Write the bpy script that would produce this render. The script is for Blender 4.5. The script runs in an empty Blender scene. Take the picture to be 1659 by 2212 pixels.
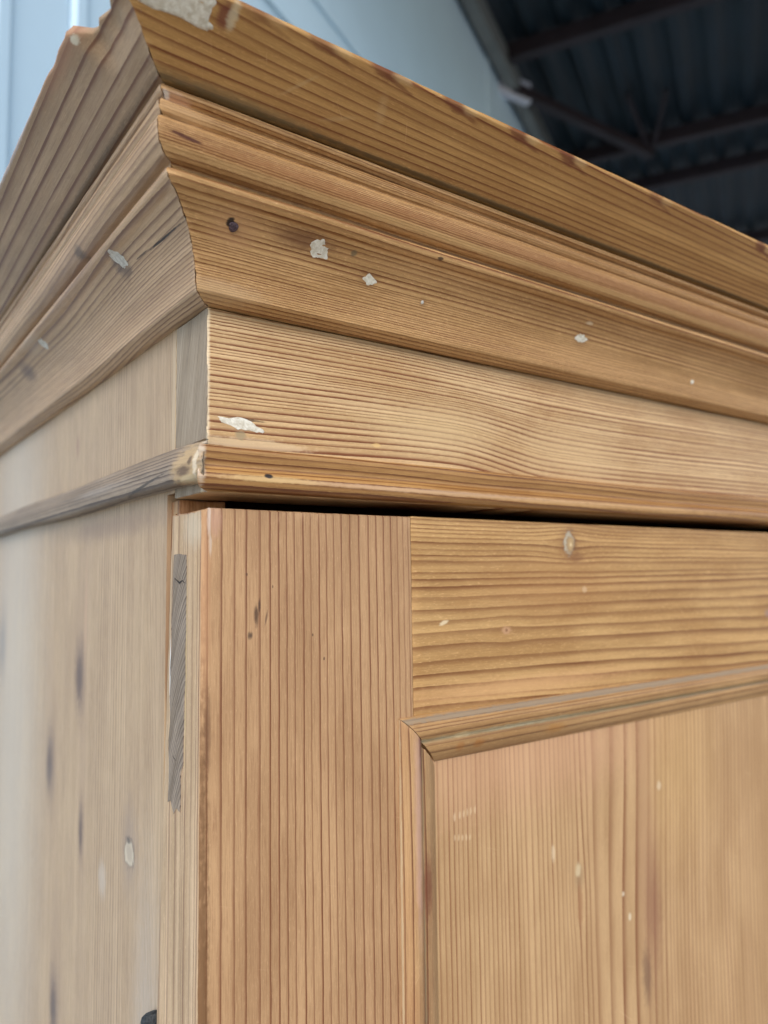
import bpy, bmesh, math, random
from mathutils import Vector, Matrix, noise
scene = bpy.context.scene
COL = scene.collection
rnd = random.Random(7)

# ------------------------------------------------------------------ camera
HZ = 1.75                      # height of the frieze foot above the yard floor
cd = bpy.data.cameras.new('camera'); cam = bpy.data.objects.new('camera', cd); COL.objects.link(cam)
RM = Matrix(((0.80765116, -0.03961384, -0.58832843),
             (-0.589531, -0.07516286, -0.8042411),
             (-0.01236137, 0.99638411, -0.08405895)))
cam.matrix_world = Matrix.Translation((-0.13888887, -0.32713752, -0.06174582 + HZ)) @ RM.to_4x4()
cd.sensor_fit = 'HORIZONTAL'; cd.sensor_width = 6.9; cd.lens = 6.9 * 1648 / 1659
cd.clip_start = 0.01; cd.clip_end = 300
cd.dof.use_dof = True; cd.dof.focus_distance = 0.375; cd.dof.aperture_fstop = 1.7
scene.camera = cam

# ------------------------------------------------------------------ sky, sun, exposure
SUN_EL, SUN_AZ = math.radians(40), math.radians(230)     # direction towards the sun, azimuth from +X
world = bpy.data.worlds.new('World'); scene.world = world; world.use_nodes = True
wn = world.node_tree
sky = wn.nodes.new('ShaderNodeTexSky'); sky.sky_type = 'NISHITA'; sky.sun_disc = False
sky.sun_elevation = SUN_EL; sky.sun_rotation = math.pi / 2 - SUN_AZ
sky.air_density = 1.0; sky.dust_density = 1.0; sky.ozone_density = 1.0
bg = wn.nodes['Background']; bg.inputs['Strength'].default_value = 0.15
wn.links.new(sky.outputs[0], bg.inputs[0])
sd = bpy.data.lights.new('sun', 'SUN'); sd.energy = 1.2; sd.angle = math.radians(38); sd.color = (1, .97, .93)
so = bpy.data.objects.new('sun', sd); COL.objects.link(so)
sv = Vector((math.cos(SUN_EL) * math.cos(SUN_AZ), math.cos(SUN_EL) * math.sin(SUN_AZ), math.sin(SUN_EL)))
so.rotation_euler = sv.to_track_quat('Z', 'Y').to_euler(); so.location = (-3, -3, 6)
vs = scene.view_settings; vs.view_transform = 'Standard'; vs.look = 'None'; vs.exposure = 0.72; vs.gamma = 1
try: scene.render.film_transparent = False
except Exception: pass

# ------------------------------------------------------------------ node expressions
NT = None
class V:
    def __init__(s, k): s.k = k
    def __add__(s, o): return M('ADD', s, o)
    __radd__ = __add__
    def __sub__(s, o): return M('SUBTRACT', s, o)
    def __rsub__(s, o): return M('SUBTRACT', o, s)
    def __mul__(s, o): return M('MULTIPLY', s, o)
    __rmul__ = __mul__
    def __truediv__(s, o): return M('DIVIDE', s, o)
    def __pow__(s, o): return M('POWER', s, o)
def put(sock, v):
    if isinstance(v, V): NT.links.new(v.k, sock)
    elif isinstance(v, bpy.types.NodeSocket): NT.links.new(v, sock)
    else: sock.default_value = v
def M(op, *a, clamp=False):
    n = NT.nodes.new('ShaderNodeMath'); n.operation = op; n.use_clamp = clamp
    for i, x in enumerate(a): put(n.inputs[i], x)
    return V(n.outputs[0])
def smooth(x, a, b, lo=0., hi=1.):
    n = NT.nodes.new('ShaderNodeMapRange'); n.interpolation_type = 'SMOOTHSTEP'
    put(n.inputs[0], x); n.inputs[1].default_value = a; n.inputs[2].default_value = b
    n.inputs[3].default_value = lo; n.inputs[4].default_value = hi
    return V(n.outputs[0])
def vec(x, y, z):
    n = NT.nodes.new('ShaderNodeCombineXYZ')
    for i, q in enumerate((x, y, z)): put(n.inputs[i], q)
    return V(n.outputs[0])
def nz(v, scale=1., detail=2., rough=.5):
    n = NT.nodes.new('ShaderNodeTexNoise'); put(n.inputs['Vector'], v)
    n.inputs['Scale'].default_value = scale; n.inputs['Detail'].default_value = detail; n.inputs['Roughness'].default_value = rough
    return V(n.outputs[0])
def white(x):
    n = NT.nodes.new('ShaderNodeTexWhiteNoise'); n.noise_dimensions = '1D'; put(n.inputs['W'], x)
    return V(n.outputs[0])
def mix(f, a, b, mode='MIX'):
    n = NT.nodes.new('ShaderNodeMix'); n.data_type = 'RGBA'; n.blend_type = mode
    put(n.inputs[0], f)
    for i, q in ((6, a), (7, b)):
        if isinstance(q, tuple): n.inputs[i].default_value = (*q, 1)
        else: put(n.inputs[i], q)
    return V(n.outputs[2])
def curve(x, pts):
    n = NT.nodes.new('ShaderNodeFloatCurve'); c = n.mapping.curves[0]
    c.points[0].location = pts[0]; c.points[1].location = pts[-1]
    for p in pts[1:-1]: c.points.new(*p)
    for p in c.points: p.handle_type = 'VECTOR'
    n.mapping.update(); put(n.inputs['Value'], x)
    return V(n.outputs[0])
def new_mat(name):
    global NT
    m = bpy.data.materials.new(name); m.use_nodes = True; NT = m.node_tree
    return m, NT.nodes['Principled BSDF']
def coords():
    tc = NT.nodes.new('ShaderNodeTexCoord'); sx = NT.nodes.new('ShaderNodeSeparateXYZ')
    NT.links.new(tc.outputs['Object'], sx.inputs[0])
    return [V(sx.outputs[i]) * 1000. for i in range(3)]
def S(r, g, b):                 # sRGB 0-255 to linear
    f = lambda c: c / 12.92 if c <= .04045 else ((c + .055) / 1.055) ** 2.4
    return tuple(f(c / 255) for c in (r, g, b))

def ring_list(a, b, sp, seed, var=.35):
    """ring positions from a to b; sp(v) gives the local spacing in mm"""
    r = random.Random(seed); out = []; v = a; run = 1.
    while v < b:
        run += .5 * (1 - run) + r.uniform(-var, var)
        run = min(1.7, max(.45, run))
        v += sp(v) * run; out.append(v)
    return out

def pine(name, f, rings, early, late, early2=None, wav=(.6, .006, .05), jit=.18, crisp=5., amt=.9, flip=False,
         spots=(), rough=.46, bump=.06, spec=.35, fibre=.16, fleck=.16, scratch=.25, wear=.55, rel=1., bands=1.):
    """pine board: f(x,y,z,nz) returns the grain coordinates u (along), v (across rings), w in mm"""
    m, bs = new_mat(name)
    def ds(c, k=.0):
        l = .25 * c[0] + .65 * c[1] + .1 * c[2]
        return tuple(max(0., q + (l - q) * k) for q in c)
    if 'side' not in name: early, late = ds(early), ds(late); early2 = early2 and ds(early2)
    x, y, z = coords()
    g = f(x, y, z); u, v, w = g[:3]; qu, qv = g[3:] if len(g) > 3 else (u, v)
    early2 = early2 or tuple(c * .8 for c in early)
    base = vec(u, v, w)
    wv = nz(vec(u * wav[1], v * wav[2], w * wav[2]), 1., 1.)
    vv = v + (wv - .5) * (2. * wav[0])
    if jit: vv = vv + (nz(vec(u * .22, v * 1.1, w * 1.1), 1., 2., .6) - .5) * (2. * jit)
    r0, r1 = rings[0], rings[-1]
    step = max(1, math.ceil(len(rings) / 90)); idx = list(range(0, len(rings), step))
    if idx[-1] != len(rings) - 1: idx.append(len(rings) - 1)
    N = len(rings) - 1
    pts = [((rings[i] - r0) / (r1 - r0), i / N) for i in idx]
    ph = curve((vv - r0) / (r1 - r0), pts) * float(N) + .0001
    fr = M('FRACT', ph); idn = M('FLOOR', ph); h = white(idn + 3.3)
    if flip: fr = 1. - fr
    L = M('POWER', smooth(fr, .1, .97), crisp) * (1. - smooth(fr, .965, 1.)) * (h * .5 + .55)
    L = L * (nz(vec(u * .02, v * .3, w * .3), 1., 2.) * 1.0 + .55) * amt
    L = M('MINIMUM', L * 1.25, 1.)
    blo = nz(vec(u * .012, v * .03, w * .03), 1., 3., .55)
    col = mix(smooth(blo, .36, .66), early2, early)
    band = nz(vec(u * .003, v * .11, w * .11), 1., 2., .6)
    col = mix(smooth(band, .42, .68, 0., .55 * bands), col, tuple(min(1, c * k) for c, k in zip(early, (1.28, 1.3, 1.36))))
    col = mix(smooth(band, .50, .30, 0., .5 * bands), col, tuple(c * k for c, k in zip(early, (.78, .72, .64))))
    tint = white(idn + 17.7)
    col = mix(tint * .22, col, tuple(a * .5 + b * .5 for a, b in zip(early, late)))
    fb = nz(vec(u * .05, v * 1.7, w * 1.7), 1., 4., .7)
    col = mix(smooth(fb, .42, .72, 0., fibre * 2.2), col, late)
    fk = nz(vec(u * .3, v * 1.35, w * 1.35), 1., 4., .75)
    col = mix(smooth(fk, .52, .72, 0., fleck * 2.4), col, tuple(min(1, c * 1.5 + .06) for c in early))
    col = mix(smooth(nz(vec(u * .24 + 40., v * 1.2, w * 1.2), 1., 4., .8), .55, .75, 0., .42 * fleck / .16), col, tuple(c * .55 for c in early))
    col = mix(L, col, late)
    hgt = L * .9 + fb * .35 + fk * .25
    if scratch:
        for k, ang in enumerate((.6, -.9, 1.9)):
            ca, sa = math.cos(ang), math.sin(ang)
            sn = nz(vec((u * ca + v * sa) * .035 + 9. * k, (v * ca - u * sa) * 2.2, w * .5), 1., 0.)
            gate = smooth(nz(vec(u * .03 + 31. * k, v * .05, w * .05), 1., 1.), .6, .7)
            col = mix(smooth(sn, .80, .88) * gate * scratch, col, tuple(min(1, c * 1.35 + .12) for c in early))
    if wear:
        geo = NT.nodes.new('ShaderNodeNewGeometry')
        wr = smooth(V(geo.outputs['Pointiness']), .515, .60) * smooth(nz(vec(u * .08, v * .5, w * .5), 1., 4., .7), .40, .62)
        col = mix(wr * wear, col, tuple(min(1, c * 1.4 + .05) for c in early))
    rgh = L * -.06 + blo * .12 + (rough - .06)
    if spots:
        wob = nz(vec(u * .22, v * .45, w * .45), 1., 4., .65)
        wob2 = nz(vec(u * .06, v * 1.6, w * 1.6), 1., 2.)
        for sp in spots:
            su, sv_, ru, rv, c, a = sp[:6]; soft = sp[6] if len(sp) > 6 else .35
            ang = sp[7] if len(sp) > 7 else 0.
            du, dv = qu - su, qv - sv_
            if ang:
                ca, sa = math.cos(ang), math.sin(ang)
                du, dv = du * ca + dv * sa, dv * ca - du * sa
            d = M('SQRT', M('POWER', M('ABSOLUTE', du / ru), 2.) + M('POWER', M('ABSOLUTE', dv / rv), 2.))
            d = d + (wob - .5) * 1.3 + (wob2 - .5) * .6
            msk = smooth(d, 1. - soft, 1. + soft, 1., 0.)
            col = mix(msk * a, col, c)
            if len(sp) > 8: hgt = hgt + msk * sp[8]
    put(bs.inputs['Base Color'], col)
    put(bs.inputs['Roughness'], rgh)
    bs.inputs['Specular IOR Level'].default_value = spec
    b = NT.nodes.new('ShaderNodeBump'); b.inputs['Strength'].default_value = 1.
    b.inputs['Distance'].default_value = bump * .001 * rel
    put(b.inputs['Height'], hgt); NT.links.new(b.outputs[0], bs.inputs['Normal'])
    return m

def bulge(u, v, u0, v0, su, sv_, a):      # rings pushed apart round a knot
    e = M('EXPONENT', -1. * (M('POWER', (u - u0) / su, 2.) + M('POWER', M('ABSOLUTE', (v - v0) / sv_), 2.)))
    return e * ((v - v0) / sv_) * (-a)

# ------------------------------------------------------------------ wood materials (mm; corner arris of the frieze is the origin)
LATE = S(150, 88, 48)
def plain(m_u, m_v, m_w): return lambda x, y, z: tuple({'x': x, 'y': y, 'z': z}[q] for q in (m_u, m_v, m_w))

def f_frieze(x, y, z):
    v = z + smooth(x, 60., 330., 0., 5.) + smooth(x, 150., 235., 0., 7.) * smooth(z, 58., 12.)
    v = v + M('EXPONENT', -1. * (M('POWER', (x - 140.) / 60., 2.))) * smooth(z, 50., 5., 0., -2.2) - x * .012
    return x, v, y, x, z
fr_lines = [-6, -1, 3.1, 6.3, 10.2, 13.5, 17.2, 20.5, 22.2, 23.7, 25.9, 29.0, 32.0, 34.7, 36.2, 37.4, 38.8, 40.1, 42.8, 44.2, 45.4, 47.8, 50.9, 52.6, 54.2, 56.7, 58.2, 59.8, 61.1, 63., 65, 67, 69.5, 71.5, 74, 76, 78.5, 81, 83]
m_frieze = pine('pine_frieze', f_frieze, fr_lines, S(214, 178, 128), S(122, 70, 35), S(196, 156, 104), jit=.22, crisp=2.7, amt=1., bump=.16, flip=True,
    spots=[(250, 63.2, 320, 1.4, S(126, 102, 72), .6, .6), (0, 30, 1.3, 60, S(230, 206, 168), .8, .5), (10, 1, 14, 2., S(140, 116, 84), .4, .6), (24, 1.5, 30, 3, S(228, 200, 158), .5), (140, 22, 40, 12, S(222, 190, 140), .45, .8),
           (255, 18, 40, 16, S(222, 186, 136), .4, .8), (19, 13.2, 9, .7, S(70, 45, 30), .8), (17, 5.5, 2.6, 2.2, S(160, 140, 105), .8), (96, 8, 2.4, 1.2, S(226, 186, 120), .7)])  # thin dark line along the corner filler paints its shadow
m_end = pine('pine_frieze_end', lambda x, y, z: (x * 3., y + z * .22, z * .05), ring_list(-20, 70, lambda v: 1.25, 3, .25), S(172, 156, 134), S(104, 88, 72), S(156, 140, 120),
    jit=.2, amt=.95, crisp=2.5, bump=.1, rough=.7, spec=.15, fibre=.1, scratch=0,
    spots=[(0, 0, 60, 1.6, S(205, 188, 158), .6, .5), (0, 5.5, 40, 1.7, S(206, 212, 212), .0)])
def f_stile(x, y, z): return z, x + z * .004 - 1.4 + (y * .55), y, z, x
st_lines = [-34, -28, -22, -17, -12, -8.5, -4, -0.5, 6.6, 13.1, 18.9, 26.0, 31.3, 35.9, 40.2, 44.5, 49.6, 53.7, 58.7, 63.0, 67.3, 72.0, 77.3, 82.9, 89.0, 93.9, 98.7, 103.5, 107.8, 111.5, 114.9, 118, 121, 125, 129, 133, 138]
m_stile = pine('pine_stile', f_stile, st_lines, S(192, 151, 108), S(120, 72, 44), S(174, 134, 94), wav=(.8, .004, .02), jit=.09, crisp=13., amt=.95, bump=.06, fleck=.1, bands=.35, fibre=.2, scratch=.35,
    spots=[(-79, 25.5, 4.2, 1.1, S(88, 62, 44), .9, .6), (-75, 27, 3, .7, S(80, 55, 40), .9, .5), (-88.5, 22.4, 1.6, 1.2, S(75, 55, 42), .85, .6), (-81, 30.5, 3.2, .5, S(110, 80, 58), .8, .6, .2),
           (-35, 4.5, 7, 3., S(196, 150, 130), .45, .6), (-34, 1.5, 9, .8, S(220, 206, 190), .65, .5), (-46, 2.2, 5, .7, S(214, 198, 178), .6, .5), (-60, 20.5, .8, .5, S(90, 60, 45), .8), (-66, 34, .7, .35, S(90, 60, 45), .8), (-90, 56, .7, .4, S(85, 58, 42), .8), (-102, 62.5, .8, .5, S(85, 58, 42), .8),
           (-330, -.5, 200, 3.2, S(104, 70, 40), .8, .4), (-70, .5, 40, 2., S(186, 136, 96), .5, .6), (-130, 1.5, 16, 1.4, S(110, 74, 50), .6, .6)])
m_stile_edge = pine('pine_stile_edge', lambda x, y, z: (z, y + z * .006, x), [-3, 2, 4.5, 10, 17, 19, 21, 28, 36, 38.5, 47, 50, 58, 64], S(204, 174, 138), S(132, 98, 72), S(184, 156, 122), jit=.12, crisp=5, amt=.7, rough=.6, spec=.25,
    spots=[(-105, 36.4, 16, .5, S(236, 236, 232), .9, .3), (-100, 16.6, 50, .7, S(214, 190, 140), .7, .5), (-38, 8, 8, 12, S(206, 192, 168), .5, .7)])
def f_rail(x, y, z):
    v = z + smooth(x, 200., 520., 0., 9.) * smooth(z, -75., -130.) - smooth(x, 120., 260., 4., 0.) * smooth(z, -80., -132., 0., 1.)
    v = v + bulge(x, v, 248., -42., 22., 9., 5.) + bulge(x, v, 190., -95., 16., 8., 3.)
    return x, v, y, x, z
ra_lines = [-150, -143, -136, -132.6, -125.2, -117.9, -110.5, -101.1, -93.7, -87.0, -80.3, -73.3, -67, -62.8, -59.4, -53.1, -50, -46.8, -43, -40.4, -37.6, -35.4, -32.8, -30, -27, -24, -20, -15, -10]
K1, K2 = S(176, 150, 118), S(120, 74, 44)
m_rail = pine('pine_rail', f_rail, ra_lines, S(194, 152, 96), S(120, 73, 36), S(174, 130, 76), jit=.3, crisp=2.4, amt=.72, flip=False, bump=.05, fleck=.22, wav=(1.6, .008, .04),
    spots=[(249, -43, 8., 10.5, K2, .45, .6), (248.6, -41.8, 5.6, 7.8, S(96, 70, 48), .75, .25), (248.2, -41.8, 4.9, 7.1, S(186, 172, 148), .95, .2), (249.3, -42.6, 3.9, 5.9, S(158, 126, 86), .9, .25), (249.8, -42.4, 2.6, 4., S(186, 152, 106), .8, .4), (250, -42.8, 1., 1.3, S(222, 196, 150), .8, .5),
           (256, -51, 6, 3, K2, .5, .6), (190, -94.5, 3.5, 2.2, S(196, 150, 110), .8, .4), (190, -94.5, 1., .9, S(130, 86, 56), .8, .5), (141, -88, 3.2, 1.1, S(224, 200, 160), .85, .4, .3), (262, -72, 2.2, 2, S(222, 190, 150), .7), (493, -96, 4, 3, S(150, 120, 110), .7),
           (235, -70, 60, 16, S(160, 108, 60), .35, .9), (200, -128, 90, 5, S(214, 164, 112), .6, .8)])
def f_panel(x, y, z):
    v = x + z * .004 + bulge(z, x, -262., 251., 26., 7., 4.) + M('EXPONENT', -1. * M('POWER', (z + 150.) / 120., 2.)) * smooth(x, 250., 300.) * -12.
    return z, v, y, z, x
pa_lines = ring_list(100, 262, lambda v: 3.7 if v < 200 else 4.6, 12, .25) + ring_list(264, 320, lambda v: 11, 5, .2) + ring_list(324, 720, lambda v: 4.6, 6, .3)
m_panel = pine('pine_panel', f_panel, pa_lines, S(200, 162, 116), S(140, 94, 60), S(182, 144, 100), jit=.06, crisp=4., amt=.75, bands=.5, wav=(1.5, .005, .02), bump=.04, fleck=.08, fibre=.12, flip=True,
    spots=[(-170, 210, 26, 110, S(210, 158, 124), .4, .9), (-251, 250.7, 7, 4, S(160, 128, 92), .7, .6), (-247, 250, 4, 2.6, S(206, 180, 140), .9, .4), (-268, 251, 12, 2.4, S(164, 118, 80), .7, .6), (-290, 327, 30, 7, S(132, 84, 60), .55, .9), (-330, 316, 16, 4, S(110, 80, 60), .7, .7),
           (-240, 322, 90, 10, S(158, 112, 88), .35, .8), (-210, 338, 3, 2.4, S(232, 214, 184), .5), *[(-195.5 + .25 * k, 148.5 + 2.9 * k, 1.9, .75, S(228, 200, 160), .42, .5) for k in (0, 1.4, 2.4, 3.3, 4.2, 5.3)], *[(-206.5 - .5 * k, 148.5 + 2.8 * k, 1.6, .7, S(228, 200, 160), .38, .5) for k in range(5)], (-232, 228, 5, 1.6, S(232, 206, 168), .5, .4), 
           (-190, 360, 60, 40, S(206, 164, 104), .3, .9), (-288, 300, 2.5, 1.5, S(235, 220, 190), .5), (-272, 294, 1.5, 1.5, S(235, 220, 190), .5)])
def f_crown(x, y, z):
    o = y * -1.
    v = z * .95 + o * .25 + x * .006
    return x, v, o * .97 - z * .2, x, z
cr_lines = ring_list(55, 88, lambda v: 1.35, 21, .25) + ring_list(88, 112, lambda v: 2.7, 22, .3) + ring_list(113, 150, lambda v: 1.15, 23, .35)
DIRT = S(92, 72, 48)
m_crown = pine('pine_crown', f_crown, cr_lines, S(202, 157, 102), S(120, 70, 35), S(182, 138, 84), wav=(1.2, .007, .05), jit=.25, crisp=2.6, amt=.85, bump=.13, fleck=.24,
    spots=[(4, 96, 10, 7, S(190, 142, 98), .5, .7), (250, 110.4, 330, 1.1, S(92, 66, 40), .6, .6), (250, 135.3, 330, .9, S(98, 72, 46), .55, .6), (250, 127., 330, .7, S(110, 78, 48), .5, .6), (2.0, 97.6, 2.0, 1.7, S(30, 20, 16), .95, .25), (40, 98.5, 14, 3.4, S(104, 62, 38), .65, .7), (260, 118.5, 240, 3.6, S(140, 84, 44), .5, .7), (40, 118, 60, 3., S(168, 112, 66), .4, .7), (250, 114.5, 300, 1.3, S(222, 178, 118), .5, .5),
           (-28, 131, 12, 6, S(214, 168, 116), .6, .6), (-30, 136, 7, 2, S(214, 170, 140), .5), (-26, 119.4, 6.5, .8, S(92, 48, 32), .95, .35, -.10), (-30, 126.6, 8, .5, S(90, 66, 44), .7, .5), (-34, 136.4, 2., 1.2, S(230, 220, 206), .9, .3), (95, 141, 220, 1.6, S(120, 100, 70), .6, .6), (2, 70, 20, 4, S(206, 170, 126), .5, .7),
           (117, 105, 1.8, .7, S(60, 42, 30), .85), (67.7, 98.9, 1.6, 1., S(112, 98, 72), .8, .5), (81, 90.5, 5, 3.2, S(128, 86, 52), .5, .6), (248, 89.6, 7, 3.6, S(140, 98, 62), .45, .6), (118, 86.9, 2.2, 2.2, S(150, 110, 70), .6, .5), (250, 98, 3.5, .8, S(226, 204, 168), .6)])
def f_crown_l(x, y, z):
    o = x * -1.
    return y, z * .93 + o * .3 + smooth(y, 20., 200., 0., 5.) - y * .01, o * .97 - z * .2, y, z
crl_lines = ring_list(55, 92, lambda v: 1.75, 31, .2) + ring_list(92, 116, lambda v: 4.2, 32, .25) + ring_list(117, 152, lambda v: 2.2, 33, .4)
m_crown_l = pine('pine_crown_side', f_crown_l, crl_lines, S(198, 164, 126), S(132, 96, 70), S(182, 150, 114), wav=(1.2, .007, .05), jit=.2, crisp=3.4, amt=.85, bump=.1, rough=.5, fleck=.12,  # greyer than the front: bleached wood plus cool side light in the colour
    spots=[(5, 95.2, 19, .4, S(52, 38, 30), .95, .3, .03), (34, 96.6, 8, .3, S(70, 52, 42), .8, .3, .03), (292, 96.4, 12, 5, S(110, 90, 82), .7, .8), (120, 110, 60, 7, S(150, 122, 106), .5, .9), (240, 104, 18, 4, S(186, 162, 138), .5, .8), (150, 126, 200, 2.4, S(196, 170, 138), .5, .6), (80, 133, 60, 1.4, S(138, 80, 58), .55, .5), (90, 114, 5, 2.6, S(110, 92, 78), .8, .6), (58, 98.8, 7, 4.4, S(96, 78, 68), .7, .6)])
def f_cap(x, y, z):
    o = y * -1.
    t = (o - 36.5) * .8122 + (z - 141.3) * .5835
    tl = M('POWER', M('MAXIMUM', t / 38., 0.001), 1.5) * .17
    sx = (1. - M('EXPONENT', M('MAXIMUM', (x + 60.) * -.0052, -4.))) * 190.
    return x, t + tl * sx, o * .58 - z * .81, x, t
ca_lines = ring_list(-12, 90, lambda v: 4.0 + max(0, v) * .055, 41, .22)
RED = S(112, 58, 32)
tong = []
for sx, a in ((-7.5, .5), (24.4, .7), (57.1, .9), (99.2, .85), (142.9, .9), (181.1, .9), (262, .6), (385.4, .9)):
    tong += [(sx - 2, 38., 7.5, 3., RED, a * .85, .4, -.2), (sx + 7, 35.4, 9, 1., RED, a * .7, .5, -.2), (sx + 8, 38.2, 5, 2., S(206, 172, 122), a * .5, .5)]
m_cap = pine('pine_cap', f_cap, ca_lines, S(194, 149, 88), S(124, 70, 34), S(178, 132, 74), wav=(1., .006, .04), jit=.2, crisp=4.5, amt=.8, bump=.07, fleck=.18, scratch=.5,
    spots=tong + [(62, 22, 2.2, 7, S(206, 170, 120), .3, .7, .3), (20, 19, 8, .8, S(210, 176, 126), .3, .6, .8), (44, 12, 8, 1., S(206, 170, 120), .3, .6, .4), (250, 1.2, 330, 1.5, S(96, 82, 58), .75, .5), (-8, 1.5, 40, 3.5, S(112, 98, 70), .6, .7), (-20, 32, 3, 5, S(116, 58, 44), .8, .5), (-17, 33, 2, 5, S(214, 196, 160), .7, .5)])
def f_cap_l(x, y, z):
    o = x * -1.
    t = (o - 36.5) * .8122 + (z - 141.3) * .5835
    return y, t + y * .012, o * .58 - z * .81
m_cap_l = pine('pine_cap_side', f_cap_l, ring_list(-12, 50, lambda v: 6.2, 52, .25), S(184, 154, 120), S(120, 82, 58), S(166, 138, 106), wav=(1., .006, .04), jit=.12, crisp=7., amt=1., bump=.06, rough=.5, fleck=.1,  # grey of the side cap holds bleaching and some cool side light
    spots=[(0, 38, 34, 5, S(178, 128, 96), .6, .8), (90, 40, 60, 1.8, S(186, 168, 160), .8, .4), (-12, 34, 2.2, 1.8, S(226, 216, 190), .9, .4), (-30, 36, 9, 3, S(104, 66, 46), .6, .6), (90, 2, 120, 1.6, S(92, 74, 54), .7, .7)])
def f_bead(x, y, z):
    o = y * -1.
    return x, z - o * .55 + smooth(x, 60., 330., 0., 5.) * .5, o + z * .5, x, z
m_bead = pine('pine_bead', f_bead, [-40, -36, -33, -29, -26.5, -23.5, -21, -18.4, -15.5, -13.2, -10.6, -7.8, -5.2, -3.6, -1, 2, 5], S(180, 134, 78), S(112, 64, 32), S(160, 114, 62), jit=.2, crisp=3., amt=.95, wav=(1.5, .008, .06), bump=.08, rough=.36, spec=.5, fleck=.12,
    spots=[(150, -16.2, 130, 1.2, S(214, 174, 134), .6, .5, -.004), (30, -15.6, 24, 1.4, S(214, 176, 116), .7, .5), (28, -14, 2., 1.1, S(30, 30, 34), .95, .35), (300, -17, 120, 1.5, S(216, 168, 112), .6, .5), (-6, -9, 2.5, 9, S(226, 206, 180), .8, .5)])  # long pale streaks follow the lower round of the bead
m_bead_l = pine('pine_bead_side', lambda x, y, z: (y, z + x * .4, x, y, z), [-26, -22, -18.5, -15.6, -13.4, -11.2, -8.8, -6.5, -4, -1, 2, 5, 8], S(162, 142, 120), S(88, 70, 56), S(138, 120, 100), jit=.25, crisp=2.6, amt=.85, bump=.1, rough=.55,
    spots=[(6, -11, 13, 11, S(190, 160, 118), .85, .4), (9, -12, 6, 2.4, S(96, 74, 60), .8, .6), (3, -8, 2., 2., S(90, 68, 52), .8, .5), (-2, -8, 2, 9, S(222, 204, 176), .8, .5), (5, -16, 8, 1.6, S(200, 176, 136), .8), (60, -14, 26, .7, S(66, 58, 52), .8, .4, -.1), (140, -9, 40, 2, S(160, 146, 132), .6, .8)])
def f_side(x, y, z):
    v = y
    for (a, b, su, k) in ((-122., 207., 40., 6.), (-193., 284., 36., 6.), (-209., 101., 22., 4.), (-221., 197., 26., 4.), (-352., 257., 40., 6.)):
        v = v + bulge(z, y, a, b, su, 13., k)
    return z, v, x, z, y
si_lines = ring_list(20, 110, lambda v: 2.0, 61, .25) + ring_list(110, 660, lambda v: 4.4, 62, .35)
KN, KH = S(112, 88, 78), S(170, 140, 112)
sk = []
for (a, b, ru, rv) in ((-124, 207, 15, 11), (-195, 284, 17, 12), (-221, 197, 12, 5), (-354, 257, 15, 11), (-121, 481, 22, 18)):
    sk += [(a + ru * 1.2, b - 1, ru * 4., rv * 1.5, KH, .4, .8), (a, b, ru * 1.5, rv * 1.05, KN, .6, .7), (a - 2, b + 1.5, ru * .8, rv * .6, S(82, 64, 60), .6, .7)]
sk += [(-208, 101, 22, 11, S(158, 138, 122), .55, .8), (-209.6, 101, 7.6, 8.6, S(110, 92, 80), .8, .2, .1), (-209.9, 101.3, 6.4, 7.2, S(206, 190, 164), .95, .2, .1), (-209.4, 101.2, 4.8, 4.9, S(178, 160, 138), .8, .4, .1), (-203.5, 102.5, 1.5, 2.4, S(90, 76, 66), .8, .4),
       (31, 225, 8, 3, S(150, 110, 92), .6, .6), (-84, 196, 30, 3, S(196, 160, 128), .6, .7), (-320, 72, 90, 16, S(190, 188, 184), .3, .9), (-170, 430, 300, 90, S(210, 202, 188), .5, .9), (-30, 150, 6, 90, S(132, 108, 92), .5, .8), (10, 42, 60, 2.4, S(206, 184, 150), .5, .6), (-238, 150, 9, 7, S(206, 198, 186), .35, .6)]  # band under the bead paints its shadow; broad pale areas paint sheen
m_side = pine('pine_side', f_side, si_lines, S(196, 168, 132), S(142, 110, 82), S(180, 151, 117), wav=(1.2, .004, .02), jit=.05, crisp=2.2, amt=.75, bands=.45, bump=.04, rough=.44, spec=.4, fleck=.05, fibre=.1, scratch=.15, spots=sk)
m_post = pine('pine_post', plain('z', 'y', 'x'), ring_list(30, 70, lambda v: 4, 71), S(150, 106, 66), S(92, 58, 36), bump=.1, rough=.6,
    spots=[(-40, 44, 18, 3, S(196, 170, 130), .5, .8)])
m_hidden = pine('pine_carcass', plain('x', 'z', 'y'), ring_list(-1800, 200, lambda v: 24, 72), S(176, 134, 88), S(120, 76, 44), scratch=0)
def f_mv(x, y, z):
    xx = x - 108.
    return z, xx * .8 - y * 1.1 + M('POWER', M('ABSOLUTE', (z + 230.) / 60.), 2.) * .55 , y, z, xx
m_mould_v = pine('pine_moulding_upright', f_mv, [-20, -12, -4, 3.8, 9.5, 15.6, 24, 33, 45, 60, 90, 140], S(188, 148, 102), S(112, 70, 44), S(172, 130, 88), jit=.15, crisp=10., amt=.9, bands=.5, bump=.06, rough=.42, fleck=.1,
    spots=[(-300, 0, 170, .5, S(196, 176, 142), .6, .5), (-300, 13.6, 170, 1.2, S(130, 128, 104), .4, .5), (-190, 8.5, 50, 2, S(196, 154, 140), .5, .7), (-225, 17, 14, 3, S(116, 62, 42), .7, .7)])
def f_mh(x, y, z):
    zz = z * -1. - 136.5
    return x, zz * .9 - y * .7 + x * .004, y, x, zz
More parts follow.
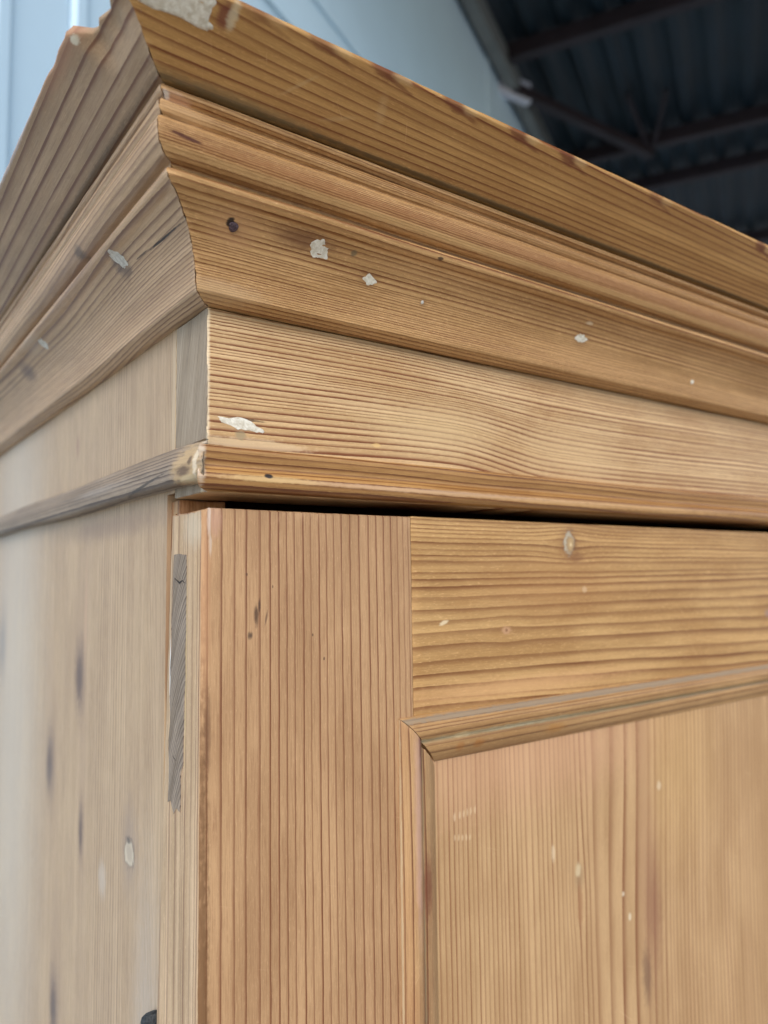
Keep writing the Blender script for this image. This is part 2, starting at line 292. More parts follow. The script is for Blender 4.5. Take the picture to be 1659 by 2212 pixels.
m_mould_h = pine('pine_moulding_level', f_mh, [-12, -6, -2.5, .5, 3.6, 6.6, 8.9, 10.8, 13.6, 17, 20, 22.6, 25.4, 28, 32, 40], S(190, 148, 98), S(114, 74, 42), S(172, 130, 82), jit=.2, crisp=3.4, amt=.75, bump=.06, rough=.42, fleck=.12,
    spots=[(300, 2.1, 300, 1.6, S(146, 132, 112), .75, .35), (300, 13.4, 300, 1.3, S(148, 142, 112), .55, .6), (190, 13., 70, 1.2, S(210, 196, 160), .6, .5), (150, 13.2, 6, 1.4, S(222, 196, 150), .8, .5), (164, 20, 4, 2.4, S(160, 100, 44), .6, .5), (150, 20, 3, 2.4, S(160, 100, 44), .5, .5), (228, 20, 9, 3, S(176, 120, 56), .5, .6)])
m_tenon = pine('pine_tenon_end', lambda x, y, z: (x * 3. + z * .1, (y - 25.) * 1.1 + z * .55 + M('POWER', (y - 30.) / 9., 2.) * 2., z * .1), ring_list(-130, 10, lambda v: 2.0, 81, .2), S(158, 142, 124), S(86, 72, 62), S(136, 122, 106), jit=.15, crisp=2.4, amt=.8, bump=.1, rough=.75, spec=.15, scratch=0,
    spots=[])

def simple(name, c, rough=.6, metal=0., var=.15, sc=60., bump=0., c2=None):
    m, bs = new_mat(name); x, y, z = coords()
    n = nz(vec(x, y, z), sc / 1000., 4., .6)
    put(bs.inputs['Base Color'], mix(smooth(n, .3, .7), c2 or tuple(q * (1 - var) for q in c), tuple(min(1, q * (1 + var)) for q in c)))
    bs.inputs['Roughness'].default_value = rough; bs.inputs['Metallic'].default_value = metal
    if bump:
        b = NT.nodes.new('ShaderNodeBump'); b.inputs['Distance'].default_value = bump * .001
        put(b.inputs['Height'], n); NT.links.new(b.outputs[0], bs.inputs['Normal'])
    return m
m_filler = simple('filler_white', S(228, 221, 204), .85, 0, .08, 420, .35, S(200, 188, 164))
m_filler_g = simple('filler_grey', S(214, 209, 197), .85, 0, .1, 420, .35, S(184, 177, 164))
m_dark = simple('crack_dirt', S(46, 38, 32), .9)
m_nail = simple('nail_iron', S(92, 74, 78), .5, .3, .3, 1500, .15, S(58, 44, 46))
m_iron = simple('hinge_iron', S(66, 68, 68), .62, .4, .35, 500, .6, S(36, 38, 40))
m_wall = simple('wall_cladding', S(204, 230, 246), .5, 0, .03, 2.)
m_trim = simple('wall_trim', S(118, 122, 120), .6, 0, .15, 5.)
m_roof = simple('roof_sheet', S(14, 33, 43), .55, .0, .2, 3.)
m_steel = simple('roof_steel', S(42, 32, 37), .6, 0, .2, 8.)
m_bracket = simple('bracket_paint', S(214, 218, 230), .5, 0, .04, 5.)
m_floor = simple('yard_concrete', S(158, 152, 142), .9, 0, .18, 1.2, 3.)

# ------------------------------------------------------------------ mesh helpers
ROOT = None
def setp(o, **k):
    for a, b in k.items(): o[a] = b
    return o
def link(name, me, parent=None, mats=(), label=None):
    o = bpy.data.objects.new(name, me); COL.objects.link(o)
    for mt in mats: me.materials.append(mt)
    if parent is not None:
        o.parent = parent
        if parent is ROOT: o.location = (0, 0, HZ)
    if label: o['label'] = label
    return o
def mesh(name, verts, faces, parent=None, mats=(), angle=38, label=None, slot=None):
    me = bpy.data.meshes.new(name); me.from_pydata([tuple(v) for v in verts], [], faces)
    bm = bmesh.new(); bm.from_mesh(me); bmesh.ops.recalc_face_normals(bm, faces=bm.faces); bm.to_mesh(me); bm.free()
    for p in me.polygons: p.use_smooth = True
    me.set_sharp_from_angle(angle=math.radians(angle))
    o = link(name, me, parent, mats, label)
    if slot:
        for p in me.polygons: p.material_index = slot(p)
    return o
def N3(p, sc): return noise.noise(Vector(p) * sc)
def loft(rings, closed=True):
    vs_, fs = [], []; n = len(rings[0])
    for r in rings: vs_ += r
    for i in range(len(rings) - 1):
        for j in range(n if closed else n - 1):
            k = (j + 1) % n
            fs.append((i * n + j, i * n + k, (i + 1) * n + k, (i + 1) * n + j))
    if closed:
        fs.append(tuple(range(n))); fs.append(tuple(range((len(rings) - 1) * n, len(rings) * n)))
    return vs_, fs
def round_poly(poly, r, seg=3, maxlen=None):
    out = []; n = len(poly)
    for i in range(n):
        p0, p, p1 = (Vector(poly[(i + d) % n]) for d in (-1, 0, 1))
        rr = r[i] if isinstance(r, (list, tuple)) else r
        a, b = (p0 - p), (p1 - p)
        rr = min(rr, a.length * .45, b.length * .45)
        if rr <= 0: out.append(p); continue
        A, B = p + a.normalized() * rr, p + b.normalized() * rr
        for k in range(seg + 1):
            t = k / seg
            out.append(A * (1 - t) ** 2 + p * 2 * t * (1 - t) + B * t * t)
    if maxlen:
        o2 = []
        for i in range(len(out)):
            a, b = out[i], out[(i + 1) % len(out)]
            o2.append(a); m = int((b - a).length / maxlen)
            for k in range(1, m + 1): o2.append(a + (b - a) * k / (m + 1))
        out = o2
    return out
def stations(a, b, fine, f0=None, f1=None, coarse=60.):
    """positions along a piece in mm, fine inside f0..f1"""
    out = [a]; s = a
    while s < b - 1e-6:
        st = fine if (f0 is None or f0 <= s < f1) else coarse
        s = min(b, s + st)
        out.append(s)
    return out
AX = {'x': lambda s, p, q: (s, p, q), 'y': lambda s, p, q: (p, s, q), 'z': lambda s, p, q: (p, q, s)}
def board(name, axis, a, b, poly, parent, mats, r=.8, jit=.12, end=.5, fine=4., f0=None, f1=None, warp=None, label=None, slot=None, maxlen=12, seed=0):
    P = round_poly(poly, r, 3, maxlen)
    c = sum((Vector(p) for p in P), Vector((0, 0))) / len(P)
    st = stations(a, b, fine, f0, f1)
    rows = [(st[0], end)] + [(st[0] + end, 0.)] + [(s, 0.) for s in st[1:-1]] + [(st[-1] - end, 0.), (st[-1], end)]
    rings = []
    for s, ins in rows:
        R_ = []
        for p in P:
            d = p - c
            q = c + d * (1 - ins / max(6., d.length)) if ins else p
            v = Vector(AX[axis](s, q.x, q.y))
            if jit: v += Vector((N3(v + Vector((seed, 0, 0)), .09), N3(v + Vector((0, 40 + seed, 0)), .09), N3(v + Vector((0, 0, 80 + seed)), .09))) * jit
            if warp: v = Vector(warp(v))
            R_.append(v * .001)
        rings.append(R_)
    vs_, fs = loft(rings)
    return mesh(name, vs_, fs, parent, mats, label=label, slot=slot)
WID, DEP = 1480., 620.
def densify(prof, m):
    out = []
    for i in range(len(prof)):
        a, b = Vector(prof[i]), Vector(prof[(i + 1) % len(prof)])
        out.append(a); k = int((b - a).length / m)
        for j in range(1, k + 1): out.append(a + (b - a) * j / (k + 1))
    return out
def prof_piece(name, prof, side, parent, mats, r=.5, gap=.2, jit=.15, fn=None, ml=1.6, label=None, seed=0, mitre2=True):
    P = densify(round_poly(prof, r, 2), ml)
    tot = WID if side == 'front' else DEP
    st = stations(0, tot, 2.5, 0, 150) if side == 'front' else stations(0, tot, 2.5, 0, 120)
    st2 = []
    for s in st:
        st2.append(s)
    # refine coarse part
    full = []
    for i in range(len(st2) - 1):
        full.append(st2[i]); n = int((st2[i + 1] - st2[i]) / 12.)
        for k in range(1, n): full.append(st2[i] + (st2[i + 1] - st2[i]) * k / n)
    full.append(st2[-1])
    rings = []
    for t in full:
        R_ = []
        for p in P:
            o, z = p.x, p.y
            k0 = max(0., 1 - t / 90.); k1 = max(0., 1 - (tot - t) / 90.) if side == 'front' else 0.
            g = gap * (1 + 1.3 * N3((o * .5 + seed, z * .5, 3.), 1.) + 1. * N3((o * 1.3 + seed, z * 1.3, 8.), 1.)) if t < 1 else gap
            s = t - (o - g) * k0 + (o - g) * k1
            nn = Vector((N3((s * .10, o * .45, z * .45 + seed), 1.), N3((s * .10 + 50, o * .45, z * .45 + seed), 1.)))
            wear_ = 1 + 2.6 * math.exp(-max(0., t) / 5.)
            o2, z2 = o + nn.x * jit * wear_ - .5 * max(0., N3((s * .35, o * .9, z * .9 + 60), 1.)) * math.exp(-max(0., t) / 4.), z + nn.y * jit * wear_
            if fn: o2, z2 = fn(o2, z2, s)
            if side == 'front': v = (s, -o2, z2)
            elif side == 'left': v = (-o2, s, z2)
            else: v = (WID + o2, s, z2)
            R_.append(Vector(v) * .001)
        rings.append(R_)
    vs_, fs = loft(rings)
    return mesh(name, vs_, fs, parent, mats, angle=42, label=label)

# ------------------------------------------------------------------ the wardrobe
ROOT = bpy.data.objects.new('wardrobe', None); COL.objects.link(ROOT)
setp(ROOT, label='old stripped pine wardrobe with heavy moulded cornice and panelled door', category='wardrobe')

# frieze board, its sawn end showing on the left
frieze = board('frieze_board', 'x', 0, WID, [(0, -22), (38.6, -22), (38.6, 64.2), (0, 64.2)], ROOT, (m_frieze, m_end), r=.6, jit=.22, end=.35, fine=3., f0=-5, f1=200, maxlen=3,
               label='frieze board with wavy raised grain', slot=lambda p: 1 if p.normal.x < -.6 else 0,
               warp=lambda v: (v.x + (.55 * max(0, N3((v.z * 1.1, 3, 1), 1.)) + .25 * N3((v.z * 3., 9, 1), 1.) if v.x < 1.2 and v.y < 4 else 0), v.y, v.z))

CROWN = [(36.0, 140.3), (36.9, 139.2), (36.6, 137.4), (34.6, 136.3), (33.4, 135.4), (33.9, 134.4), (36.2, 133.6), (37.4, 132.0), (37.6, 129.8), (36.6, 128.0), (35.4, 127.2), (35.6, 126.5), (37.3, 125.9), (38.2, 124.), (38.4, 121.), (37.9, 118.), (36.6, 115.2), (34.6, 113.), (32.4, 111.9), (29.4, 111.6), (28.9, 110.2), (29.6, 108.9), (31.6, 108.3),
         (31.9, 106.6), (31.0, 104.8), (28.6, 103.4), (26.4, 102.7), (24.0, 100.8), (21.4, 98.4), (18.4, 95.0), (16.0, 91.6), (14.0, 87.4), (12.3, 83.4), (11.1, 79.4), (10.4, 75.), (10.0, 71.), (9.3, 67.9), (3.2, 64.75), (-12, 64.75), (-12, 140.3)]
def on_crown(z):
    for (o0, z0), (o1, z1) in zip(CROWN, CROWN[1:]):
        if min(z0, z1) <= z <= max(z0, z1) and abs(z1 - z0) > .5:
            k = (z - z0) / (z1 - z0); t = Vector((o1 - o0, z1 - z0)).normalized()
            return o0 + (o1 - o0) * k, Vector((-t.y, t.x))
    return 10., Vector((1, 0))
crown_f = prof_piece('cornice_moulding', CROWN, 'front', ROOT, (m_crown,), jit=.18, gap=.36, label='honey brown front cornice moulding', seed=1)
crown_l = prof_piece('cornice_moulding', CROWN, 'left', ROOT, (m_crown_l,), jit=.16, gap=.36, label='greyer side cornice moulding with a crack', seed=7)
crown_r = prof_piece('cornice_moulding', CROWN, 'right', ROOT, (m_crown_l,), jit=.14, gap=.22, seed=11)

CAP = [(65.4, 166.6), (67.2, 164.9), (67.3, 163.2), (61.5, 159.2), (55.2, 154.6), (49.6, 150.6), (44.3, 146.8), (40.3, 143.8), (37.8, 142.2), (35., 141.8), (18, 141.8), (18, 141.0), (-14, 141.0), (-14, 167.2)]
def cap_front(o, z, s):
    if o > 52: z += (o - 52) / 15 * (s / 380.) * 3.4 * (1 if s < 420 else 420 / s); o -= .35 * max(0, N3((s * .06, 2, 2), 1.)) * (o - 52) / 15
    return o, z
def cap_left(o, z, s):
    if o > 48:
        k = min(1., (o - 48) / 16.)
        d = 0.
        if s < -13.5: d = 9.5 * min(1., (-13.5 - s) / 8.) ** .6 * (1. - .12 * math.sin(s * .4))
        d += .9 * math.exp(-((s - 14) / 7) ** 2) + .6 * max(0., N3((s * .12, 5, 5), 1.))
        if 18 < s < 24: d -= .3
        o -= d * k; z -= d * k * .12
    return o, z
cap_f = prof_piece('cornice_cap', CAP, 'front', ROOT, (m_cap,), jit=.16, gap=.4, fn=cap_front, label='sloping top board over the front cornice with red resin streaks', seed=3)
cap_l = prof_piece('cornice_cap', CAP, 'left', ROOT, (m_cap_l,), jit=.16, gap=.4, fn=cap_left, label='greyish side top board with a chipped edge', seed=5)
cap_r = prof_piece('cornice_cap', CAP, 'right', ROOT, (m_cap_l,), jit=.14, gap=.3, seed=13)

BEAD = [(5.2, -1.4), (6.6, -2.0), (7.1, -3.2), (6.6, -6.2), (5.4, -9.3), (5.3, -11.), (6.4, -12.4), (7.5, -14.), (7.9, -16.4), (7.3, -19.), (5.6, -21.), (2.6, -21.8), (-1.5, -21.8), (-1.5, -1.4)]
BEADL = [(1., 2.), (4.6, .4), (7.8, -6.), (8.8, -8.), (9.0, -9.8), (8.8, -14.6), (7.9, -16.8), (5.6, -17.8), (-1.5, -17.8), (-1.5, 2.)]
def bead_l(o, z, s):
    if s < 22 and o > 2: o -= (22 - s) / 22 * 2.2 * (1 if s > -8 else 1.1); z += .5 * N3((s * .3, z * .4, o * .3), 1.)
    return o, z + .5 * math.sin(s * .021)
bead_f = prof_piece('bead_moulding', BEAD, 'front', ROOT, (m_bead,), jit=.12, gap=.25, label='dark honey front bead with pale streaks', seed=21)
bead_s = prof_piece('bead_moulding', BEADL, 'left', ROOT, (m_bead_l,), jit=.3, gap=.3, fn=bead_l, label='weathered grey side bead with worn end', seed=23)
bead_r = prof_piece('bead_moulding', BEADL, 'right', ROOT, (m_bead_l,), jit=.2, gap=.3, seed=25)

SIDE = [(39.9, 140.5), (39.9, -18.6), (49.6, -18.8), (51.6, -400.), (52.4, -1745.), (DEP, -1745.), (DEP, 140.5)]
side_l = board('side_panel', 'x', 0.3, 22, SIDE, ROOT, (m_side,), r=.5, jit=.1, end=.4, fine=8, maxlen=9, label='pale grey side board with dark knots')
side_r = board('side_panel', 'x', WID - 22, WID - .3, SIDE, ROOT, (m_side,), r=.5, jit=.1, end=.4, fine=8, maxlen=40)
post = board('carcass_post', 'z', -1745, -22.6, [(2.6, 38.6), (27, 38.6), (27, 52), (2.6, 52)], ROOT, (m_post,), r=.5, jit=.3, end=.4, fine=6, f0=-300, f1=0, maxlen=4)
post_r = board('carcass_post', 'z', -1745, -22.6, [(WID - 27, 38.6), (WID - 2.6, 38.6), (WID - 2.6, 52), (WID - 27, 52)], ROOT, (m_post,), r=.5, jit=.3, end=.4, fine=60, maxlen=40)
board('back_panel', 'x', 22.3, WID - 22.3, [(DEP - 16, -1745), (DEP - 1, -1745), (DEP - 1, 140), (DEP - 16, 140)], ROOT, (m_hidden,), r=.5, fine=100, maxlen=200)
board('top_panel', 'x', 22.3, WID - 22.3, [(39.2, 120), (DEP - 16.5, 120), (DEP - 16.5, 140), (39.2, 140)], ROOT, (m_hidden,), r=.5, fine=100, maxlen=200)
board('plinth', 'x', 1, WID - 1, [(4., -1749), (38, -1749), (38, -1655), (4., -1655)], ROOT, (m_hidden,), r=1, fine=60, maxlen=40)
board('base_panel', 'x', 27.5, WID - 27.5, [(53, -1690), (DEP - 17, -1690), (DEP - 17, -1668), (53, -1668)], ROOT, (m_hidden,), r=.5, fine=100, maxlen=200)

# doors
def stile_warp(v):
    x, y, z = v
    if y > 18: y += 13.5 * min(1., max(0., (-29 - z) / 240.))
    if z > -40 and x < 6: z -= .9 * max(0, N3((x * .5, y * .2, 1), 1.)) + (.8 if x < 0 else 0)
    return x, y, z
def door(x0, sgn, parent):
    """x0: outer edge; sgn +1 builds to the right, -1 mirrors it"""
    X = lambda a: x0 + sgn * a
    D = bpy.data.objects.new('door', None); COL.objects.link(D); D.parent = parent; D.location = (0, 0, HZ)
    def b(name, axis, a, c, poly, mats, **k):
        if axis == 'x':
            a, c = sorted((X(a), X(c)))
        else: poly = [(X(p), q) for p, q in poly]
        return board(name, axis, a, c, poly, D, mats, **k)
    fine = sgn > 0
    kw = dict(fine=5., f0=-340, f1=0) if fine else dict(fine=60.)
    b('stile', 'z', -1650, -29.6, [(0, 0), (120.2, 0), (120.2, 37), (0, 37)], (m_stile, m_stile_edge) if fine else (m_stile,), r=[2.4, .3, .6, 1.4], jit=.2, end=.9, warp=stile_warp if fine else None, maxlen=6 if fine else 60,
      slot=(lambda p: 1 if (p.normal.x < -.8 and p.center.x < .002) else 0) if fine else None, label='hanging stile with straight dark grain lines' if fine else None, **kw)
    b('rail', 'x', 120.7, 640, [(.25, -146.), (26, -146.), (26, -29.2), (.25, -29.2)], (m_rail,), r=.5, jit=.12, fine=8, maxlen=8, label='top rail with a round knot' if fine else None)
    b('rail', 'x', 120.7, 640, [(.25, -1650), (26, -1650), (26, -1540), (.25, -1540)], (m_rail,), r=.5, fine=60, maxlen=60)
    b('stile', 'z', -1650, -29.6, [(640.4, 0), (742.4, 0), (742.4, 26), (640.4, 26)], (m_stile,), r=.8, fine=60, maxlen=30)
    b('panel', 'z', -1560, -140, [(122., 3.), (638., 3.), (638., 14), (122., 14)], (m_panel,), r=.3, jit=.25, fine=20, maxlen=12)
    MP = [(0, .5), (0, -.9), (1.2, -2.2), (3.8, -4.4), (5.2, -5.2), (7.2, -5.7), (9.4, -5.5), (11.4, -4.7), (12.8, -3.3), (13.3, -1.7), (14.2, -1.7), (16., -2.3), (19.5, -1.6), (22.4, -.1), (25.2, 2.0), (26.4, 2.6), (26.5, 3.15), (13, 3.15), (13, .5)]
    P = densify(round_poly(MP, .35, 2), 1.8)
    WX0, WX1, WZ0, WZ1 = 110.0, 650., -136.6, -1548.
    for kind in ('top', 'left', 'right', 'bottom'):
        L = (WX1 - WX0) if kind in ('top', 'bottom') else (WZ0 - WZ1)
        st = stations(0, L, 4., 0, 120) if fine else stations(0, L, 60.)
        rings = []
        for t in st:
            R_ = []
            for p in P:
                w_, y_ = p.x, p.y
                k0 = max(0., 1 - t / 100.); k1 = max(0., 1 - (L - t) / 100.)
                g = .15 + (.15 + 1.7 * min(1., max(0., (w_ - 10.) / 4.)) if kind == 'left' else .05) + .25 * N3((w_ * .6, y_, 4. if kind == 'left' else 9.), 1.)
                s = t + (w_ + g) * k0 - (w_ + g) * k1
                j = .22 * N3((s * .07, w_ * .35, y_ * .3 + len(kind)), 1.)
                if kind == 'left': v = (X(WX0 + w_ + j), y_ + j, WZ0 - s)
                elif kind == 'right': v = (X(WX1 - w_), y_, WZ0 - s)
                elif kind == 'top': v = (X(WX0 + s), y_ + j, WZ0 - w_ - j)
                else: v = (X(WX0 + s), y_, WZ1 + w_)
                R_.append(Vector(v) * .001)
            rings.append(R_)
        vs_, fs = loft(rings)
        mesh('panel_moulding', vs_, fs, D, (m_mould_v if kind in ('left', 'right') else m_mould_h,), angle=40)
    return D
door_l = door(-2.0, 1, ROOT)
door_r = door(WID + 2.0, -1, ROOT)
door_l['label'] = 'framed door with a raised moulding round its panel'

def patch(name, outline, surf, parent, mats, h=.35, rings=4, seed=0, label=None):
    """irregular lump on a surface: outline in (a,b), surf(a,b)->(point, normal) in mm"""
    ca = sum(p[0] for p in outline) / len(outline); cb = sum(p[1] for p in outline) / len(outline)
    vs_, fs = [], []; n = len(outline)
    for i in range(rings + 2):
        k = [1.06, 1.0, .8, .55, .28, .0][i] if rings == 4 else 1 - i / (rings + 1)
        for (a, b) in outline:
            q = (ca + (a - ca) * k, cb + (b - cb) * k)
            p, nn = surf(*q)
            hh = -.5 if i == 0 else h * (.55 + .45 * min(1, i / 2)) + h * .5 * N3((q[0] * .5 + seed, q[1] * .5, seed * 3.), 1.)
            if i == 1: hh = .06 + .12 * abs(N3((q[0], q[1], seed), 1.))
            vs_.append((Vector(p) + Vector(nn) * hh) * .001)
    for i in range(rings + 1):
        for j in range(n):
            k = (j + 1) % n
            fs.append((i * n + j, i * n + k, (i + 1) * n + k, (i + 1) * n + j))
    return mesh(name, vs_, fs, parent, mats, angle=50, label=label)
def blob(a, b, ra, rb, seed, n=22, rough=.28, ang=0.):
    out = []
    for i in range(n):
        t = 2 * math.pi * i / n
        r = 1 + rough * 1.3 * N3((math.cos(t) * 1.6 + seed * 5, math.sin(t) * 1.6, seed), 1.) + rough * .9 * N3((math.cos(t) * 2.7 + seed * 3, math.sin(t) * 2.7, 2.5), 1.) + rough * .5 * N3((math.cos(t) * 9 + seed, math.sin(t) * 9, 7.3), 1.)
        x_, y_ = ra * r * math.cos(t), rb * r * math.sin(t)
        out.append((a + x_ * math.cos(ang) - y_ * math.sin(ang), b + x_ * math.sin(ang) + y_ * math.cos(ang)))
    return out
def s_crown_f(a, b):
    o, n = on_crown(b); return (a, -o, b), (0, -n.x, n.y)
def s_crown_l(a, b):
    o, n = on_crown(b); return (-o, a, b), (-n.x, 0, n.y)
def s_front(a, b): return (a, 0, b), (0, -1, 0)
CE = Vector((30.9, 22.2)).normalized()
def s_cap_f(a, b):
    o, z = 36.5 + CE.x * b, 141.3 + CE.y * b - .05
    if b > 37: o = 67.2; z = 164. + (b - 37)
    return (a, -o, z), (0, -CE.y, -CE.x)
# nails and stopping
patch('filler', blob(48.9, 96.9, 5.2, 3.3, 1, 40, .26, -.1), s_crown_f, crown_f, (m_filler,), .1, seed=1, label='largest white filler plug on the front cornice')
patch('filler', blob(81.7, 90.5, 3.5, 2.3, 2, 34, .26), s_crown_f, crown_f, (m_filler,), .1, seed=2)
patch('filler', blob(117.9, 86.8, .9, 1.0, 3, 14, .2), s_crown_f, crown_f, (m_filler_g,), .3, seed=3)
patch('filler', blob(248.5, 89.5, 4.4, 2.6, 4, 36, .42), s_crown_f, crown_f, (m_filler,), .1, seed=4)
patch('filler', blob(379.1, 80.3, 1.8, 1.6, 5, 14, .2), s_crown_f, crown_f, (m_filler,), .4, seed=5)
patch('filler', blob(54.8, 100.6, 5.0, 3.3, 6, 38, .24, .1), s_crown_l, crown_l, (m_filler_g,), .1, seed=6)
patch('filler', blob(224, 100.6, 5.5, 2.6, 7, 26, .25), s_crown_l, crown_l, (m_filler_g,), .1, seed=7)
ffo = [(4.6, 12.4), (5.6, 13.2), (8, 13.3), (11, 12.9), (13, 13.4), (15.4, 14.1), (18, 13.9), (20.6, 13.3), (22.6, 12.6), (24.2, 11.6), (25.2, 10.6), (26.6, 10.2), (28.6, 9.6), (29.4, 8.4), (28.6, 7.6), (27., 8.1), (25.4, 7.6), (23.6, 8.0), (21.4, 8.4), (19.4, 8.2), (17.2, 8.6), (15.6, 8.0), (14, 8.9), (12, 9.7), (9.6, 10.2), (7, 10.8), (5.2, 11.4)]
patch('filler', ffo, s_front, frieze, (m_filler,), .1, seed=8, label='long ragged white filler patch at the frieze corner')
cfo = [(-56.5, 37.6), (-56.5, 30), (-52.6, 24.4), (-47.8, 23.2), (-43.9, 24.0), (-41.3, 24.3), (-38.6, 24.4), (-36, 24.5), (-33, 24.2), (-28.4, 23.8), (-24.6, 24.0), (-22.6, 25.3), (-23.4, 26.8), (-25.6, 27.5), (-25.4, 29.4), (-25, 32), (-24.4, 34.8), (-23.8, 37.6)]
patch('filler', cfo, s_cap_f, cap_f, (m_filler,), .4, seed=9, label='broken white filler on the corner of the top board')
def nail(a, b, surf, parent, r=2.3, seed=0):
    p, n = surf(a, b); p, n = Vector(p), Vector(n)
    t1 = n.orthogonal().normalized(); t2 = n.cross(t1)
    vs_, fs = [], []; m = 18
    for (k, h) in ((.9, -1.2), (1., .25), (.96, .55), (.8, .78), (.4, .86), (.02, .8)):
        for i in range(m):
            a_ = 2 * math.pi * i / m; rr = r * k * (1 + .07 * math.sin(3 * a_ + seed))
            vs_.append((p + t1 * rr * math.cos(a_) + t2 * rr * math.sin(a_) + n * (h + .12 * math.sin(a_))) * .001)
    for i in range(5):
        for j in range(m):
            k = (j + 1) % m; fs.append((i * m + j, i * m + k, (i + 1) * m + k, (i + 1) * m + j))
    return mesh('nail', vs_, fs, parent, (m_nail,), angle=60)
nail(3.7, 96.4, s_crown_f, crown_f)
# through tenon showing in the edge of the left door stile
def ten_warp(v): return v
ten = [(17, -50.5), (26, -49.6), (33.6, -50.2), (35.4, -90), (36.4, -130), (37, -150), (37.6, -168), (34, -166.5), (30, -171.5), (27, -168), (22.2, -169), (21.2, -151), (18.8, -147.5), (17.6, -110)]
board('tenon', 'x', -2.28, 8, ten, door_l, (m_tenon,), r=.05, jit=.6, end=.1, fine=4, maxlen=4, label='grey end grain of the through tenon')
for zc in (-62., -146.):
    pts = [(19 + 3.2 * k, zc - 1.6 + .9 * math.sin(k * 2.1) + k * .35) for k in range(5)]
    vs_, fs = [], []
    for i, (yy, zz) in enumerate(pts):
        h_ = .45 * (1 - abs(i - 2) / 2.6)
        vs_ += [Vector((-2.36, yy, zz + h_)) * .001, Vector((-2.42, yy, zz)) * .001, Vector((-2.36, yy, zz - h_)) * .001, Vector((-1.6, yy, zz)) * .001]
    for i in range(4):
        for a in range(4):
            b_ = (a + 1) % 4; fs.append((i * 4 + a, i * 4 + b_, i * 4 + 4 + b_, i * 4 + 4 + a))
    fs += [(0, 1, 2, 3), (16, 17, 18, 19)]
    mesh('tenon_crack', vs_, fs, door_l, (m_dark,), angle=40)
# iron hinge knuckle low on the left edge
def hinge():
    vs_, fs = [], []; m = 20
    for (z, k, dx) in ((-271.5, .05, 0), (-272., .6, 0), (-273.2, .9, 0), (-275.5, 1., 0), (-300, 1.03, 0), (-330, 1, 0), (-331, .9, 0), (-331.2, .05, 0)):
        for i in range(m):
            a = 2 * math.pi * i / m
            x_, y_ = -1.2 + 5.6 * k * math.cos(a), 57.5 + 5.8 * k * math.sin(a)
            zz = z - (y_ - 57.5) * (.45 if z > -276 else 0)
            q = Vector((x_, y_, zz)); q += Vector((N3(q, .4), N3(q + Vector((9, 0, 0)), .4), N3(q + Vector((0, 9, 0)), .4))) * .35
            vs_.append(q * .001)
    for i in range(7):
        for j in range(m):
            k = (j + 1) % m; fs.append((i * m + j, i * m + k, (i + 1) * m + k, (i + 1) * m + j))
    return mesh('hinge', vs_, fs, door_l, (m_iron,), angle=50, label='dark iron hinge knuckle')
hinge()

# ------------------------------------------------------------------ the shed behind
HR = 3.2                                              # roof height above the camera
CX, CY, CZ = -0.13889, -0.32714, -0.06175 + HZ
K = HR / 2.6
def up(p): return Vector((CX + (p[0] - CX) * K, CY + (p[1] - CY) * K, CZ + HR))
ZR = CZ + HR
rd = Vector((0.8825, 0.4703, 0)); pd = Vector((0.4703, -0.8825, 0))      # along the sheets, across them
e0 = up((2.111, 2.058))                                # a point on the top edge of the wall
shed = bpy.data.objects.new('shed', None); COL.objects.link(shed); shed.location = (e0.x, e0.y, 0)
shed.rotation_euler = (0, 0, math.atan2(rd.y, rd.x))
setp(shed, label='open shed with pale blue clad wall under a dark corrugated roof on steel trusses', category='shed')
def loc(v): return Vector(((Vector(v) - e0).dot(rd), -(Vector(v) - e0).dot(pd), v[2]))     # shed axes: x along the wall, y into it
def sbox(name, x0, x1, y0, y1, z0, z1, m, label=None):
    v = [(a, b, c) for a in (x0, x1) for b in (y0, y1) for c in (z0, z1)]
    f = [(0, 1, 3, 2), (4, 6, 7, 5), (0, 4, 5, 1), (2, 3, 7, 6), (0, 2, 6, 4), (1, 5, 7, 3)]
    return mesh(name, v, f, shed, (m,), label=label)
def bar(name, a, b, w, h, m, label=None):
    a, b = Vector(a), Vector(b); d = (b - a).normalized()
    s = d.cross(Vector((0, 0, 1))).normalized() * w / 2; t = s.cross(d).normalized() * h / 2
    v = [p + s * i + t * j for p in (a, b) for i, j in ((-1, -1), (1, -1), (1, 1), (-1, 1))]
    f = [(0, 1, 2, 3), (4, 5, 6, 7)] + [(i, (i + 1) % 4, 4 + (i + 1) % 4, 4 + i) for i in range(4)]
    return mesh(name, v, f, shed, (m,), label=label)
# wall: one clad sheet per 1.0 m with a narrow rib at each edge
def clad(x0, x1):
    pr = [(0, 0), (.010, -.010), (.036, -.010), (.046, 0), ((x1 - x0) - .004, 0)]
    v = []
    for z in (0.0, ZR - .02):
        v += [(x0 + a, b, z) for a, b in pr] + [(x0 + a, b + .05, z) for a, b in reversed(pr)]
    n = len(pr) * 2
    f = [tuple(range(n)), tuple(range(n, 2 * n))] + [(i, (i + 1) % n, n + (i + 1) % n, n + i) for i in range(n)]
    return mesh('wall_panel', v, f, shed, (m_wall,), angle=20)
off = -2.675 - .026
xs = [off - 1.0 * k for k in (2, 1)] + [off - .19, off] + [off + 3.0, off + 6.0]
xs = sorted(xs)
for a, b in zip(xs, xs[1:]): clad(a, b)
XE = xs[-1]
# level lapped seams on the far part of the wall
sbox('wall_seam', -2.2, XE, -.014, -.0005, 3.485, 3.52, m_wall)
sbox('wall_seam', -2.2, XE, -.012, -.0005, 3.69, 3.725, m_wall)
sbox('wall_trim', xs[0], XE, -.10, -.03, ZR - .16, ZR - .03, m_trim, label='grey brown trim along the top of the wall')
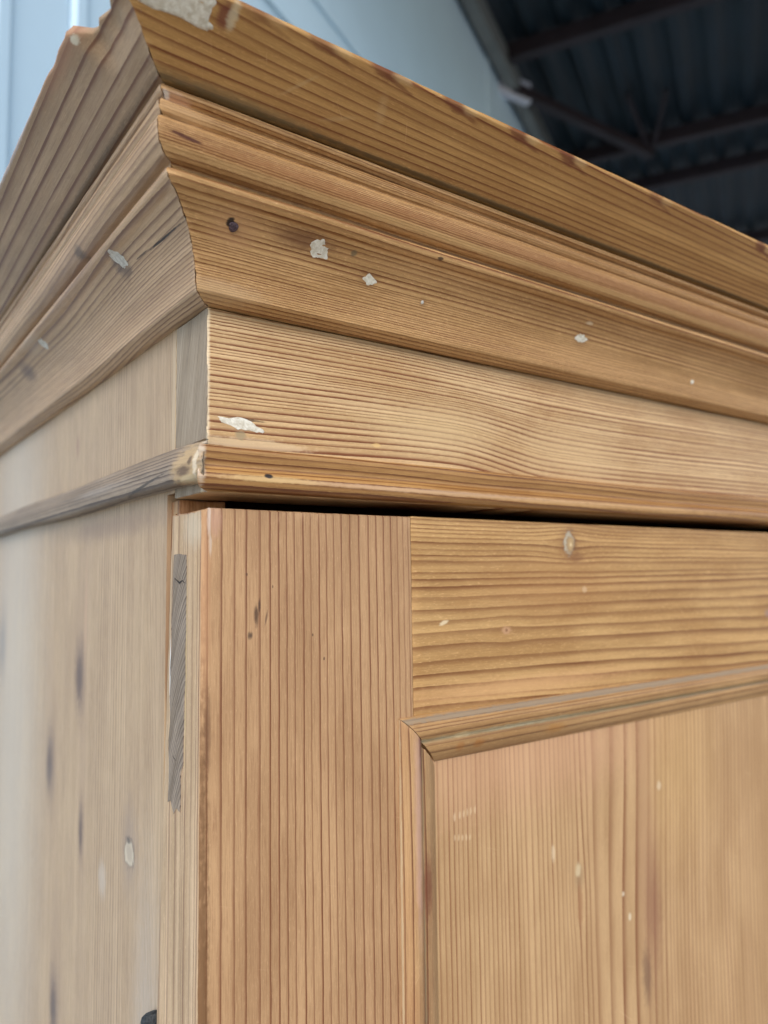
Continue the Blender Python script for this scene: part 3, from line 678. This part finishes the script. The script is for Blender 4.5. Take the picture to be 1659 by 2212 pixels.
# roof of corrugated sheets running with the wall
def sheet(y0, y1, x0, x1, dz):
    v, f = [], []; n = int((y0 - y1) / .0475)
    for i in range(n + 1):
        y = y0 + (y1 - y0) * i / n; t = (i % 4)
        z = ZR + dz + (.0, .035, .035, .0)[t]
        v += [(x0, y, z), (x1, y, z), (x0, y, z + .012), (x1, y, z + .012)]
    for i in range(n):
        a, b = i * 4, i * 4 + 4
        f += [(a, a + 1, b + 1, b), (a + 2, b + 2, b + 3, a + 3)]
    f += [(0, 2, 3, 1), (n * 4, n * 4 + 1, n * 4 + 3, n * 4 + 2)]
    for i in range(n):
        a, b = i * 4, i * 4 + 4
        f += [(a, b, b + 2, a + 2), (a + 1, a + 3, b + 3, b + 1)]
    return mesh('roof_sheet', v, f, shed, (m_roof,), angle=10)
RX0, RX1 = -3.0, 9.0  # near roof end, out of view, set back to admit more skylight
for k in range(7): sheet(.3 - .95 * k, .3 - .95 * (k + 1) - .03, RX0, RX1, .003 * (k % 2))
YB = .3 - .95 * 7
# purlins across the sheets, under the roof
def L2(p): return loc(up(p))
for p in ((2.467, 2.178), (3.709, 2.227), (4.15, 2.48)):
    x = L2(p).x
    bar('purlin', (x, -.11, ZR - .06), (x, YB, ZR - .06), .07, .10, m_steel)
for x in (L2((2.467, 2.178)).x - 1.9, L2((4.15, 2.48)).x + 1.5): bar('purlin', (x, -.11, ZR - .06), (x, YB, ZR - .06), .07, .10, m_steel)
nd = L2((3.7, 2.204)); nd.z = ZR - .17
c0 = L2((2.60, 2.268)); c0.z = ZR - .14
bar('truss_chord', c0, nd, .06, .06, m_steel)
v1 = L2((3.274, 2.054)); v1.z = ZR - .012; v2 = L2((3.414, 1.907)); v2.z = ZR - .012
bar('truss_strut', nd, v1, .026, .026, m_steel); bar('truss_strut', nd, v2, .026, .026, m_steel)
b0 = L2((2.46, 2.30)); b1 = L2((2.73, 2.271)); b0.z = b1.z = ZR - .125
bar('roof_bracket', b0, b1, .05, .13, m_bracket, label='white steel bracket at the wall end of the truss')
# far columns that carry the roof
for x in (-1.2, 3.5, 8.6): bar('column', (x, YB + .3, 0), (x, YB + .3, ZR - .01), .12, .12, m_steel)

# ------------------------------------------------------------------ floor
fm = bpy.data.meshes.new('ground'); fm.from_pydata([(-60, -60, 0), (60, -60, 0), (60, 60, 0), (-60, 60, 0)], [], [(0, 1, 2, 3)])
g = link('ground', fm, None, (m_floor,)); g['kind'] = 'structure'
